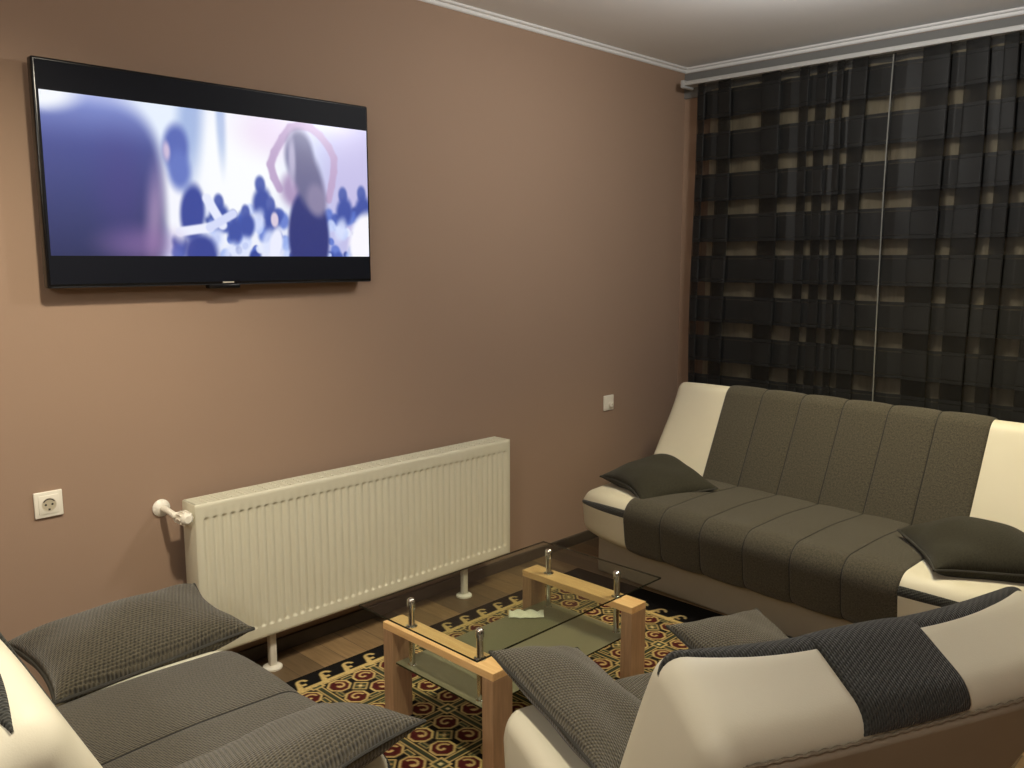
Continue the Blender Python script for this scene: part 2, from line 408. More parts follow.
def panel_off(x0, x1, seams, puff=0.009, base=0.004):
    cuts = [x0] + list(seams) + [x1]
    def off(x, t):
        for a, b_ in zip(cuts, cuts[1:]):
            if a - 1e-9 <= x <= b_ + 1e-9:
                q = (x - a) / (b_ - a); o = base + puff * (max(4 * q * (1 - q), 0)) ** 0.4
                if (a == x0 and q < 1e-6) or (b_ == x1 and q > 1 - 1e-6): o = -0.004
                e = min(t, 1 - t); return o if e > 0.012 else (-0.004 if e < 1e-6 else o * 0.7)
        return base
    return off
def xs_for(x0, x1, seams, per=0.012):
    cuts = [x0] + list(seams) + [x1]; xs = []
    for a, b_ in zip(cuts, cuts[1:]):
        n = max(int((b_ - a) / per), 8); q = 0.5 - 0.5 * np.cos(np.linspace(0, PI, n)); xs += list(a + (b_ - a) * q)[:-1]
    return xs + [x1]

def strip_range(slab, s_mid, half, xa, xb):
    """leaf strip: full width at xa (beside the cover), pointed at xb (outer end)"""
    def wd(x):
        q = np.clip((x - xa) / (xb - xa), 0, 1); return half * (1 - q ** 2.6) + 0.02
    return (lambda x: s_mid(x) - wd(x)), (lambda x: s_mid(x) + wd(x))

def sofa(name, loc, rz, W, gx, seams, back_gx, back_seams, cloth, base_h, label, cat, group=None, front_strip=True, top_strip=True, back_wrap=False, seat_dz=0.0, strip_at=0.2, strip_end=0.01, seat_droop=0.045, seat_taper=0.10, seat_bottom=0.2, band_c=0.0, **bkw):
    root = empty(name, loc, rz); tag(root, label, cat, group)
    st = seat_slab(W, gx, droop=seat_droop, taper=seat_taper, dz=seat_dz, zb=seat_bottom); bk, BP = back_slab(W, back_gx, **bkw)
    BP = [np.array(p) for p in BP]; lerp = lambda a, b_, t: BP[a] * (1 - t) + BP[b_] * t
    bm = bmesh.new(); box(bm, -W + 0.075, W - 0.075, -0.42, 0.265, 0.0, base_h, 0.012, 3); o = bm_obj('base', bm, M_taupe, root, True)
    o['label'] = 'taupe upholstered base'
    st.body('seat', M_leather, root)['label'] = 'cream leatherette seat ends'
    # seat cover wraps from under the front edge over the top to the back
    ia = st.near(0.34, seat_bottom); ib = st.near(-0.24, 0.428 + seat_dz)
    if ib < ia: ib += st.n
    o = st.patch('seat_cover', cloth, root, xs_for(-gx, gx, seams), lambda x: ia, lambda x: ib, panel_off(-gx, gx, seams))
    o['label'] = 'charcoal woven seat cover'
    bk.body('backrest', M_leather, root)['label'] = 'cream leatherette backrest ends'
    ja = bk.near(*lerp(0, 1, 0.07))
    if back_wrap: jb = bk.near(*lerp(2, 3, 0.06))
    else: jb = bk.near(*lerp(1, 2, 0.75))
    # ring direction: make index grow from the front bottom over the top
    def span(a, b_, via):
        a0, b0 = a, b_
        up = (via - a0) % bk.n <= (b0 - a0) % bk.n
        return (a0, a0 + (b0 - a0) % bk.n) if up else (a0, a0 - (a0 - b0) % bk.n)
    top_i = bk.near(*lerp(1, 2, strip_at))
    ja, jb = span(ja, jb, top_i)
    o = bk.patch('backrest_cover', cloth if not back_wrap else M_strip, root, xs_for(band_c - back_gx, band_c + back_gx, back_seams), lambda x: ja, lambda x: jb,
                 panel_off(band_c - back_gx, band_c + back_gx, back_seams, puff=0.006 if back_wrap else 0.009))
    o['label'] = 'charcoal woven backrest cover'
    for sl, (qa, qb), sms in ((st, (ia, ib), seams), (bk, (ja, jb), back_seams)):
        for xs_ in sms:
            b0 = sl.at(xs_); nn = normals2(b0); bm = bmesh.new()
            idx = [int(k) % sl.n for k in (range(qa + 1, qb) if qb > qa else range(qa - 1, qb, -1))]
            tube(bm, [(xs_, *(b0[k] + nn[k] * 0.0055)) for k in idx], 0.0026, 6); bm_obj('panel_seam', bm, M_grooveshade, root, True)  # dark tube laid along each groove to stand for its shade
    # rear panel in taupe with stitched seam
    ra = bk.near(*lerp(2, 3, 0.05)); rb = bk.near(*lerp(2, 3, 0.96)); ra, rb = span(ra, rb, bk.near(*lerp(2, 3, 0.5)))
    xr = list(np.linspace(-W + 0.055, W - 0.055, 80))
    def roff(x, t):
        e = min(t, 1 - t) ; ex = (W - 0.055 - abs(x))
        return 0.012 * min(1, e / 0.02, ex / 0.015) - 0.002
    o = bk.patch('rear_panel', M_taupe, root, xr, lambda x: ra, lambda x: rb, roff); o['label'] = 'taupe leatherette rear panel'
    bm = bmesh.new()
    pts = []
    for x in np.linspace(-W + 0.06, W - 0.06, 160):
        b0 = bk.at(x); nn = normals2(b0); p = b0[ra % bk.n] + nn[ra % bk.n] * 0.004; pts.append((x, p[0], p[1] + 0.0015 * math.sin(x * 240)))
    tube(bm, pts, 0.0032, 6); bm_obj('seam', bm, M_thread, root, True)
    # dark strips along the front edge of the seat ends
    if front_strip:
        sm = st.near(0.425, 0.372 + seat_dz)
        for sgn in (-1, 1):
            lo, hi = strip_range(st, lambda x: sm, 1.25, gx, W + 0.12)
            xs = np.linspace(gx - 0.005, W - 0.006, 40)
            st.patch('edge_strip', M_strip, root, [sgn * x for x in xs], lambda x: lo(abs(x)), lambda x: hi(abs(x)), lambda x, t: 0.005 * (1 - abs(2 * t - 1) ** 4) - 0.001, ns=14)
    if top_strip:
        tm = top_i
        for sgn in (-1, 1):
            g_ = back_gx + sgn * band_c
            lo, hi = strip_range(bk, lambda x: tm, 2.7, g_, W + strip_end)
            xs = np.linspace(g_ - 0.005, W + min(strip_end - 0.005, -0.002), 60)
            bk.patch('top_strip', M_strip, root, [sgn * x for x in xs], lambda x: lo(abs(x)), lambda x: hi(abs(x)), lambda x, t: 0.007 * (1 - abs(2 * t - 1) ** 4) - 0.001, ns=14)
    return root

GX = 0.607
sofa('sofa_bed', (1.232, -0.925, 0.0), R(177.3), 0.965, GX, list(np.linspace(-GX, GX, 7)[1:-1]), GX, list(np.linspace(-GX, GX, 7)[1:-1]), M_felt, 0.215,
     'long charcoal and cream sofa bed in front of the dark curtains', 'sofa', top_strip=False)
sofa('armchair', (1.04, -3.625, 0.0), R(0), 0.44, 0.325, [0.0], 0.115, [], M_weave, 0.215,
     'charcoal and cream armchair with low seat below the television, beside the radiator', 'armchair', 'matching low armchairs', back_wrap=True, strip_at=0.24, strip_end=-0.022,
     taper=-0.02, droop=0.075, pose=((-0.03, 0.30), (-0.30, 0.88), 0.20))
sofa('armchair', (1.855, -2.575, 0.01), R(66), 0.44, 0.115, [], 0.118, [], M_weave, 0.14,
     'cream armchair seen from behind its taupe backrest, right of the glass coffee table', 'armchair', 'matching low armchairs', back_wrap=True, strip_at=0.03, front_strip=False,
     seat_dz=-0.10, seat_droop=-0.075, seat_taper=0.06, seat_bottom=0.13, band_c=-0.03,
     taper=-0.035, droop=-0.012, pose=((-0.105, 0.24), (-0.425, 0.835), 0.205))

# ------------------------------------------------------------------ pillows
def pillow(loc, rot, a, b, h, m, label, group, piping=True, seed=1, sag=0.0, bend=0.0):
    N = 44; rg = np.random.default_rng(seed); ph = rg.uniform(0, 6, 6)
    u = np.sin(np.linspace(-PI / 2, PI / 2, N)); U, Vv = np.meshgrid(u, u, indexing='ij')
    px = a * U * (1 - 0.09 * (1 - Vv ** 2)); py = b * Vv * (1 - 0.09 * (1 - U ** 2))
    prof = np.clip((1 - U ** 2) * (1 - Vv ** 2), 0, None) ** 0.42
    wr = 1 + 0.07 * np.sin(5 * U + ph[0]) * np.cos(4 * Vv + ph[1]) + 0.05 * np.sin(9 * U * Vv + ph[2]) 
    mid = -sag * (U ** 2) + bend * Vv * Vv + 0.012 * np.sin(2.3 * U + ph[3]) * np.sin(2.1 * Vv + ph[4])
    V = []; UV = []
    for sgn in (1, -1):
        z = mid + sgn * (h * prof * wr + 0.002)
        V += list(zip(px.ravel(), py.ravel(), z.ravel())); UV += list(zip(px.ravel() * 1.0, py.ravel()))
    F = []; n2 = N * N
    for i in range(N - 1):
        for k in range(N - 1):
            q = (i * N + k, (i + 1) * N + k, (i + 1) * N + k + 1, i * N + k + 1); F.append(q); F.append(tuple(n2 + j for j in q[::-1]))
    rim = [(i, 0) for i in range(N)] + [(N - 1, k) for k in range(1, N)] + [(i, N - 1) for i in range(N - 2, -1, -1)] + [(0, k) for k in range(N - 2, 0, -1)]
    ids = [i * N + k for i, k in rim]
    for p, q in zip(ids, ids[1:] + ids[:1]): F.append((p, p + n2, q + n2, q))
    o = mesh_obj('throw_pillow', V, F, m, uvs=UV)
    o.location = loc; o.rotation_euler = tuple(R(x) for x in rot); tag(o, label, 'pillow', group)
    if piping:
        bm = bmesh.new(); pts = [((px[i, k]) * 1.012, (py[i, k]) * 1.012, mid[i, k]) for i, k in rim]; pts.append(pts[0])
        tube(bm, pts, 0.0045, 6); c = bm_obj('piping', bm, M_edge, o, True); c['label'] = 'dark edging cord'
    return o
GP = 'charcoal throw pillows'
pillow((0.56, -1.0, 0.482), (7, 5, -26), 0.215, 0.19, 0.07, M_pillow, 'dark grey pillow on the sofa bed end nearest the wall socket', GP, seed=3, sag=0.02)
pillow((1.985, -1.02, 0.475), (5, 3, 38), 0.235, 0.185, 0.085, M_pillow, 'dark grey pillow on the right end of the sofa bed', GP, seed=5, sag=0.02)
pillow((0.54, -3.435, 0.475), (0, 8, 3), 0.165, 0.265, 0.085, M_weave, 'ribbed charcoal pillow on the armchair side next to the television wall', GP, seed=8)
pillow((1.37, -3.47, 0.478), (-4, -8, 14), 0.15, 0.28, 0.075, M_weave, 'ribbed charcoal pillow at bottom of picture beside the patterned rug', GP, seed=11)
pillow((1.595, -2.765, 0.425), (3, 9, 70), 0.135, 0.285, 0.06, M_weave, 'ribbed charcoal pillow touching the corner of the glass coffee table', GP, seed=14)
pillow((1.79, -2.265, 0.425), (4, -2, 62), 0.15, 0.25, 0.06, M_weave, 'ribbed charcoal pillow peeking out behind the cream armchair backrest', GP, seed=17)

# ------------------------------------------------------------------ television
def tv_image(u, v):
    C = np.zeros(u.shape + (3,)); c = lambda r_, g, b_: np.array([r_, g, b_], float)
    base = c(190, 198, 238)[None, None] * np.ones_like(C)
    def put(mask, col): 
        nonlocal C
        C = C * (1 - mask[..., None]) + np.asarray(col, float) * mask[..., None]
    def ell(cx, cy, rx, ry, soft=0.25, ang=0.0):
        dx = (u - cx) * 2.4; dy = v - cy; ca, sa = math.cos(ang), math.sin(ang)
        x = (dx * ca + dy * sa) / (rx * 2.4); y = (-dx * sa + dy * ca) / ry
        return 1 - sstep(1 - soft, 1 + soft, np.sqrt(x * x + y * y))
    def seg(x0, y0, x1, y1, w_, soft=0.3):
        ax, ay = x0 * 2.4, y0; bx, by = x1 * 2.4, y1; px_, py_ = u * 2.4, v
        t = np.clip(((px_ - ax) * (bx - ax) + (py_ - ay) * (by - ay)) / ((bx - ax) ** 2 + (by - ay) ** 2), 0, 1)
        d = np.hypot(px_ - ax - t * (bx - ax), py_ - ay - t * (by - ay)) / w_
        return 1 - sstep(1 - soft, 1 + soft, d)
    C = base
    put(ell(0.52, 0.40, 0.24, 0.75, 0.7), c(250, 252, 255)); put(ell(0.31, 0.05, 0.09, 0.5, 0.7), c(232, 241, 255))
    put(0.55 * ell(0.39, 0.1, 0.035, 0.38, 0.7, 0.1), c(110, 140, 205)); put(0.5 * ell(0.484, 0.05, 0.014, 0.28, 0.7), c(120, 150, 212))
    put(ell(0.95, 0.40, 0.12, 0.7, 0.6), c(198, 192, 232)); put(0.7 * ell(0.64, 0.10, 0.10, 0.16, 0.8), c(234, 214, 240))
    rg = np.random.default_rng(4)
    for _ in range(110):                                                # the crowd
        x = rg.uniform(0.33, 0.99); y = rg.uniform(0.66, 1.02); s = rg.uniform(0.016, 0.05)
        col = [c(50, 68, 150), c(70, 92, 178), c(95, 120, 205), c(232, 238, 255), c(160, 182, 240), c(200, 214, 252)][rg.integers(0, 6)]
        put(0.9 * ell(x, y, s * 0.45, s * 1.3, 0.35, rg.uniform(-.7, .7)), col)
    for x, y, sc in ((0.602, 0.48, 1.0), (0.466, 0.62, 0.9), (0.55, 0.68, 0.8), (0.635, 0.62, 0.9), (0.90, 0.52, 1.0), (0.974, 0.50, 1.0), (0.51, 0.72, 0.8)):
        put(ell(x, y, 0.017 * sc, 0.062 * sc, 0.35), c(84, 100, 175)); put(ell(x + 0.004, y + 0.13 * sc, 0.030 * sc, 0.11 * sc, 0.35, 0.15), c(66, 84, 165)); put(0.8 * ell(x - 0.012, y + 0.27, 0.02, 0.09, 0.5, 0.3), c(220, 228, 255))
    put(ell(0.975, 0.86, 0.050, 0.22, 0.25, 0.35), c(250, 248, 255)); put(ell(0.648, 0.92, 0.022, 0.14, 0.3, 0.2), c(236, 238, 255)); put(ell(0.647, 0.73, 0.013, 0.055, 0.3), c(220, 205, 225))
    # guest in the left middle: dark hair, pale sleeves, dark bodice
    put(ell(0.328, 0.66, 0.040, 0.24, 0.25, -0.25), c(246, 247, 255)); put(ell(0.385, 0.70, 0.036, 0.19, 0.25, 0.1), c(62, 76, 156))
    put(ell(0.405, 0.98, 0.050, 0.13, 0.3), c(60, 72, 150)); put(seg(0.345, 0.835, 0.435, 0.80, 0.032), c(238, 240, 255)); put(seg(0.43, 0.60, 0.475, 0.78, 0.034), c(232, 236, 255)); put(seg(0.435, 0.80, 0.51, 0.70, 0.03), c(214, 220, 250))
    put(ell(0.345, 0.27, 0.036, 0.15, 0.35, 0.1), c(92, 108, 184)); put(ell(0.352, 0.42, 0.032, 0.13, 0.45), c(104, 122, 196)); put(ell(0.318, 0.30, 0.010, 0.06, 0.6), c(206, 190, 220))
    # dancer with raised arms
    arm = c(190, 166, 204)
    P_ = [(0.668, 0.50), (0.650, 0.42), (0.640, 0.33), (0.655, 0.24), (0.685, 0.13), (0.712, 0.05), (0.745, 0.025), (0.785, 0.03), (0.82, 0.08), (0.852, 0.16), (0.870, 0.24), (0.868, 0.34), (0.858, 0.45), (0.845, 0.56)]
    for (x0, y0), (x1, y1) in zip(P_, P_[1:]): put(seg(x0, y0, x1, y1, 0.030, soft=0.4), arm)
    put(ell(0.748, 0.50, 0.075, 0.15, 0.3), c(172, 150, 190)); put(ell(0.768, 0.85, 0.074, 0.36, 0.12), c(52, 58, 122))
    put(ell(0.742, 0.25, 0.050, 0.19, 0.25), c(112, 112, 152)); put(ell(0.772, 0.42, 0.050, 0.24, 0.3, -0.28), c(110, 108, 146)); put(ell(0.80, 0.57, 0.035, 0.12, 0.4, -0.2), c(140, 132, 166)); put(0.7 * ell(0.715, 0.28, 0.012, 0.16, 0.7), c(214, 206, 232))
    # big out-of-focus head on the left
    hd = 1 - sstep(0.86, 1.12, (np.abs((u - 0.13) / 0.175) ** 3.2 + np.abs((v - 0.62) / 0.60) ** 3.2) ** (1 / 3.2))
    hd = np.maximum(hd, (u < 0.13) * sstep(0.06, 0.14, v))
    shade = c(92, 100, 172)[None, None] * (1 - v[..., None] * 0.45) + c(40, 46, 40)[None, None] * (1 - sstep(0.0, 0.35, v))[..., None]
    C = C * (1 - hd[..., None]) + shade * hd[..., None]
    put(0.6 * ell(0.275, 0.72, 0.022, 0.26, 0.9, 0.1), c(206, 172, 208)); put(0.6 * ell(0.235, 0.92, 0.09, 0.10, 0.9), c(160, 122, 178)); put(0.4 * ell(0.19, 0.60, 0.06, 0.30, 0.9), c(82, 70, 136))
    put(ell(0.0, 0.0, 0.085, 0.11, 0.5), c(246, 249, 255))
    return C / 255.0
ty0, ty1, tz0, tz1 = -3.436, -2.261, 1.414, 2.079
tv = empty('television', (0.035, (ty0 + ty1) / 2, tz0), 0); tag(tv, 'wall-mounted flat television showing a bright dance scene above the radiator', 'television')
oy, oz = (ty0 + ty1) / 2, tz0; ox = 0.035
bm = bmesh.new(); box(bm, 0.030 - ox, 0.066 - ox, ty0 - oy, ty1 - oy, 0, tz1 - oz, 0.006, 3); box(bm, 0.012 - ox, 0.034 - ox, -0.40, 0.40, 0.10, 0.50, 0.008); bm_obj('cabinet', bm, M_tv, tv, True)
sy0, sy1, sz0, sz1 = -3.4215, -2.2705, 1.511, 1.987
M_screen = vcol_mat('lit_screen', True)
NU, NV = 420, 176
ug, vg = np.meshgrid(np.linspace(0, 1, NU), np.linspace(0, 1, NV), indexing='ij')
cols = s2l(np.clip(tv_image(ug, vg), 0, 1))
V = np.c_[np.full(NU * NV, 0.0672 - ox), (sy0 + (sy1 - sy0) * ug - oy).ravel(), (sz1 + (sz0 - sz1) * vg - oz).ravel()]
F = [(i * NV + k, i * NV + k + 1, (i + 1) * NV + k + 1, (i + 1) * NV + k) for i in range(NU - 1) for k in range(NV - 1)]
scr = mesh_obj('screen', V, F, M_screen, tv, smooth=False, cols=cols.reshape(-1, 3)); scr['label'] = 'lit screen picture of a dancing crowd'
bm = bmesh.new(); box(bm, 0.0655 - ox, 0.0668 - ox, ty0 - oy + 0.008, ty1 - oy - 0.008, 0.012, tz1 - oz - 0.008); bm_obj('panel_glass', bm, plain('black_screen_glass', rgb(11, 14, 24), 0.55, noise=0.02, spec=0.15), tv)
bm = bmesh.new(); box(bm, 0.036 - ox, 0.068 - ox, -0.085, 0.03, -0.012, 0.004, 0.005); bm_obj('sensor_bump', bm, M_tv, tv, True)
bm = bmesh.new(); box(bm, 0.0655 - ox, 0.0685 - ox, ty0 - oy + 0.01, ty1 - oy - 0.01, 0.001, 0.004); bm_obj('lower_trim', bm, plain('brushed_trim', rgb(70, 72, 76), 0.3, metal=0.8), tv)
bm = bmesh.new(); box(bm, 0.0660 - ox, 0.0688 - ox, -0.035, 0.005, 0.007, 0.011); bm_obj('badge', bm, M_foam, tv)

# ------------------------------------------------------------------ radiator
ry0, ry1, rz0, rz1, rx0, rx1 = -3.064, -1.569, 0.148, 0.688, 0.052, 0.150
rad = empty('radiator', (0.10, (ry0 + ry1) / 2, 0), 0); tag(rad, 'long white ribbed panel radiator on the wall under the television', 'radiator')
def rl(x, y, z): return (x - 0.10, y - (ry0 + ry1) / 2, z)
nrib = 45; per = 8; ny = nrib * per + 1; marg = 0.022
ys = np.r_[0.0, 0.0025, np.linspace(marg, (ry1 - ry0) - marg, ny), ry1 - ry0 - 0.0025, ry1 - ry0]
zs = np.r_[rz0, rz0 + 0.0025, rz0 + 0.012, np.linspace(rz0 + 0.040, rz0 + 0.052, 6), rz0 + 0.056, np.linspace(rz0 + 0.12, rz1 - 0.15, 4), rz1 - 0.062, np.linspace(rz1 - 0.058, rz1 - 0.046, 6), rz1 - 0.012, rz1 - 0.0025, rz1]
V = []
for i, y in enumerate(ys):
    for z in zs:
        wz = float(sstep(rz0 + 0.040, rz0 + 0.052, z) * (1 - sstep(rz1 - 0.058, rz1 - 0.046, z)))
        q = ((y - marg) / ((ry1 - ry0) - 2 * marg) * nrib) % 1.0
        inside = 1 < i < len(ys) - 2
        g = (1 - abs(2 * q - 1)) if inside else 0
        d = -0.0068 * wz * float(sstep(0.30, 0.80, g))
        edge = -0.003 if (i in (0, len(ys) - 1) or z in (rz0, rz1)) else 0
        V.append(rl(rx1 + d + edge, ry0 + y, z))
nz_ = len(zs)
F = [(i * nz_ + k, (i + 1) * nz_ + k, (i + 1) * nz_ + k + 1, i * nz_ + k + 1) for i in range(len(ys) - 1) for k in range(nz_ - 1)]
fp = mesh_obj('front_panel', V, F, M_radiator, rad, smooth=True)
for y in (ry0, ry1 - 0.012):
    bm = bmesh.new(); box(bm, *[q for a, b_ in zip(rl(rx0, y, rz0 + 0.004), rl(rx1 - 0.004, y + 0.012, rz1)) for q in (a, b_)], 0.003)
    bm_obj('side_panel', bm, M_radiator, rad, True)
bm = bmesh.new(); box(bm, *[q for a, b_ in zip(rl(rx0 + 0.002, ry0 + 0.013, rz0 + 0.006), rl(rx1 - 0.012, ry1 - 0.013, rz1 - 0.05)) for q in (a, b_)]); bm_obj('convector', bm, M_innershade, rad)
bm = bmesh.new()
z0_ = rz1 - 0.006
for x in np.linspace(rx0, rx1 - 0.012, 6):
    box(bm, *[q for a, b_ in zip(rl(x, ry0 + 0.004, z0_), rl(x + 0.0065, ry1 - 0.004, rz1 + 0.001)) for q in (a, b_)], 0.0015)
for y in np.arange(ry0 + 0.004, ry1, 0.046):
    box(bm, *[q for a, b_ in zip(rl(rx0, y, z0_ - 0.002), rl(rx1 - 0.004, y + 0.006, rz1)) for q in (a, b_)])
bm_obj('top_grille', bm, M_radiator, rad)
for y in (-2.78, -1.82):                                                # two standing feet
    bm = bmesh.new()
    lathe(bm, [(0.036, 0.0), (0.036, 0.006), (0.030, 0.010), (0.014, 0.013), (0.012, 0.02)], rl(0.105, y, 0.0), 'Z', 20)
    box(bm, *[q for a, b_ in zip(rl(0.095, y - 0.014, 0.012), rl(0.118, y + 0.014, rz0 + 0.03)) for q in (a, b_)], 0.004)
    o = bm_obj('foot', bm, M_white, rad, True)
bm = bmesh.new()                                                        # valve at the left end
lathe(bm, [(0.030, 0.002), (0.030, 0.006), (0.020, 0.014), (0.012, 0.018)], rl(0.0, -3.115, 0.662), 'X', 20)
tube(bm, [rl(0.01, -3.115, 0.662), rl(0.06, -3.115, 0.662), rl(0.10, -3.112, 0.655), rl(0.10, -3.095, 0.648), rl(0.10, -3.06, 0.645)], 0.011, 12)
lathe(bm, [(0.016, -0.022), (0.018, -0.018), (0.018, 0.018), (0.016, 0.022)], rl(0.10, -3.09, 0.647), 'Y', 16)
vb = bm_obj('valve', bm, M_white, rad, True)
bm = bmesh.new()
lathe(bm, [(0.014, 0.0), (0.018, 0.006), (0.021, 0.012), (0.022, 0.022), (0.022, 0.040), (0.019, 0.054), (0.012, 0.060)], rl(0.105, -3.095, 0.650), 'X', 20)
for k in range(10):
    a = 2 * PI * k / 10; cx, cy, cz = rl(0.136, -3.095 + 0.0222 * math.cos(a), 0.650 + 0.0222 * math.sin(a)); box(bm, cx - 0.014, cx + 0.014, cy - 0.0025, cy + 0.0025, cz - 0.0025, cz + 0.0025)
bm_obj('thermostat_head', bm, M_white, rad, True)

# ------------------------------------------------------------------ wall sockets
def plate(name, y, z, s, label, cat, kind):
    o = empty(name, (0, y, z), 0); tag(o, label, cat)
    bm = bmesh.new(); box(bm, 0.0, 0.009, -s / 2, s / 2, -s / 2, s / 2, 0.003, 3); bm_obj('cover_plate', bm, M_white, o, True)
    if kind == 'power':
        bm = bmesh.new(); box(bm, 0.007, 0.0115, -s * .36, s * .36, -s * .36, s * .36, 0.002, 2); bm_obj('insert', bm, M_white, o, True)
        bm = bmesh.new(); lathe(bm, [(0.0215, 0.0108), (0.0215, 0.0122), (0.0195, 0.0122), (0.0195, 0.0110)], (0, 0, 0), 'X', 28); bm_obj('socket_ring', bm, plain('socket_rim', rgb(205, 196, 176), 0.4), o, True)
        bm = bmesh.new()
        lathe(bm, [(0.0193, 0.0113), (0.0193, 0.0117)], (0, 0, 0), 'X', 28); bm_obj('recess', bm, plain('socket_recess', rgb(186, 176, 152), 0.5), o)
        for (yy, zz) in ((-0.0095, 0.0), (0.0095, 0.0)):
            bm = bmesh.new(); lathe(bm, [(0.0034, 0.0117), (0.0034, 0.0120)], (0, yy, zz), 'X', 14); bm_obj('pin_hole', bm, M_hole, o)
        bm = bmesh.new(); box(bm, 0.0117, 0.0121, -0.003, 0.003, -0.0185, -0.0125); bm_obj('earth_clip', bm, M_hole, o)
        bm = bmesh.new()
        tube(bm, [(0.0118, 0.0178 * math.cos(a), 0.0178 * math.sin(a)) for a in np.linspace(R(30), R(150), 14)], 0.0018, 6); bm_obj('recess_lip', bm, M_hole, o)
    else:
        bm = bmesh.new(); lathe(bm, [(0.016, 0.009), (0.016, 0.018), (0.012, 0.022), (0.006, 0.022), (0.006, 0.016)], (0, 0.012, -0.010), 'X', 20); bm_obj('aerial_jack', bm, M_white, o, True)
    return o
plate('power_socket', -3.464, 0.748, 0.082, 'square white power socket on the brown wall left of the radiator', 'socket', 'power')
plate('aerial_socket', -0.664, 0.732, 0.082, 'small white wall socket between the radiator and the sofa bed', 'socket', 'aerial')

# ------------------------------------------------------------------ rug
rx_0, rx_1, ry_0, ry_1 = 0.258, 2.15, -3.34, -1.205
def rug_colors(X, Y):
    black = np.array([20, 18, 17.]); gold = np.array([192, 166, 108.]); red = np.array([74, 26, 24.]); green = np.array([54, 60, 44.]); dgold = np.array([150, 124, 76.]); cream = np.array([214, 196, 140.])
    C = np.ones(X.shape + (3,)) * black
    def put(m, c):
        m = np.clip(m, 0, 1)[..., None]; C[:] = C * (1 - m) + c * m
    aa = lambda d, w_=0.004: np.clip(0.5 - d / w_, 0, 1)
    bl, bt = 0.095, 0.20                      # border widths: long side, short side
    inx = np.minimum(X - rx_0, rx_1 - X) - bl; iny = np.minimum(ry_1 - Y, 10 + Y * 0) - bt
    ins = np.minimum(inx, iny)                # >0 in the field
    p = 0.225
    lx = (X - rx_0 - bl) / p; ly = (ry_1 - bt - Y) / p
    cx = (lx - np.floor(lx) - 0.5) * p; cy = (ly - np.floor(ly) - 0.5) * p       # centred cell
    par = (np.floor(lx) + np.floor(ly)) % 2
    fld = np.ones_like(X)
    # bars of the lattice: double gold lines running between cells
    ex = p / 2 - np.abs(cx); ey = p / 2 - np.abs(cy)
    T = np.zeros_like(X)
    for e, o_ in ((ex, np.abs(cy)), (ey, np.abs(cx))):
        put(aa(np.abs(e - 0.011) - 0.003), gold); put(aa(e - 0.006), green)
    put(aa(np.maximum(ex, ey) - 0.026), gold); put(aa(np.maximum(ex, ey) - 0.018), green); put(aa(np.maximum(ex, ey) - 0.007), cream)
    # four octagons per cell with spirals
    ax, ay = np.abs(cx), np.abs(cy); q = 0.053
    dx, dy = ax - q, ay - q
    octd = np.maximum(np.maximum(np.abs(dx), np.abs(dy)), (np.abs(dx) + np.abs(dy)) * 0.74) / 0.76 
    put(aa(octd - 0.056), gold); put(aa(octd - 0.0455), red * (1 - par[..., None] * 0.0))
    alt = (np.sign(cx) * np.sign(cy) > 0)
    sx = dx * np.where(cx < 0, -1, 1); sy = dy * np.where(cy < 0, -1, 1)
    rr = np.hypot(sx, sy); th = np.arctan2(sy * np.where(alt, 1, -1), sx) + np.where(alt, 0.6, 2.2)
    th = (th + 2 * PI) % (2 * PI)
    sp = np.abs(rr - (0.004 + 0.0040 * th)) + (th > 5.4)
    put(aa(sp - 0.0042) * (rr < 0.034), gold); put(aa(np.hypot(sx - 0.006, sy) - 0.0055), gold)
    # cell centre medallion
    md = np.maximum(np.abs(cx), np.abs(cy)); m45 = np.abs(cx) + np.abs(cy)
    put(aa(m45 - 0.036), gold); put(aa(m45 - 0.028), green); put(aa(np.maximum(np.abs(ax - 0.008), np.abs(ay - 0.008)) - 0.005), dgold); put(aa(m45 - 0.008), cream)
    # small green tiles left and right of octagons
    for a_, b_ in ((ax, ay), (ay, ax)):
        t = np.maximum(np.abs(a_ - 0.050), b_ - 0.006); put(aa(t - 0.0), dgold * 0.7)
        t = np.maximum(np.abs(a_ - 0.082), b_ - 0.012) - 0.006; put(aa(t - 0.004), gold); put(aa(t - 0.0), green)
    # border: outside the field black, with running gold hooks
    outside = aa(ins, 0.004); C[:] = C * (1 - outside[..., None]) + black * outside[..., None]
    put(aa(np.abs(ins + 0.004) - 0.010), gold)
    for axis_in, along, per_, lim in ((inx, Y, 0.098, iny), (iny, X, 0.098, inx)):
        k = (along / per_) % 1.0; t = (k - 0.5) * per_; h = -axis_in
        ok = (lim > -0.03) & (h > -0.01)
        # stem and curl of each hook
        stem = np.abs(t + 0.016 - 0.30 * np.clip(h, 0, 1)) - (0.013 - 0.09 * np.clip(h, 0, 0.06))
        put(aa(np.maximum(stem, h - 0.055)) * ok, gold)
        r2 = np.hypot(t - 0.016, h - 0.050); ring = np.abs(r2 - 0.018) - 0.0065
        put(aa(ring) * ok * (~((t - 0.016 > 0.004) & (h - 0.050 < 0.0))), gold)
    return C
st_ = 0.0042; gx_ = np.arange(rx_0, rx_1 + 1e-6, st_); gy_ = np.arange(ry_0, ry_1 + 1e-6, st_)
GXm, GYm = np.meshgrid(gx_, gy_, indexing='ij')
rc = s2l(np.clip(rug_colors(GXm, GYm) / 255, 0, 1)).reshape(-1, 3)
nx_, ny_ = GXm.shape
V = np.c_[GXm.ravel(), GYm.ravel(), np.full(nx_ * ny_, 0.0095)]
ii, kk = np.meshgrid(np.arange(nx_ - 1), np.arange(ny_ - 1), indexing='ij'); a = (ii * ny_ + kk).ravel()
F = np.c_[a, a + ny_, a + ny_ + 1, a + 1]
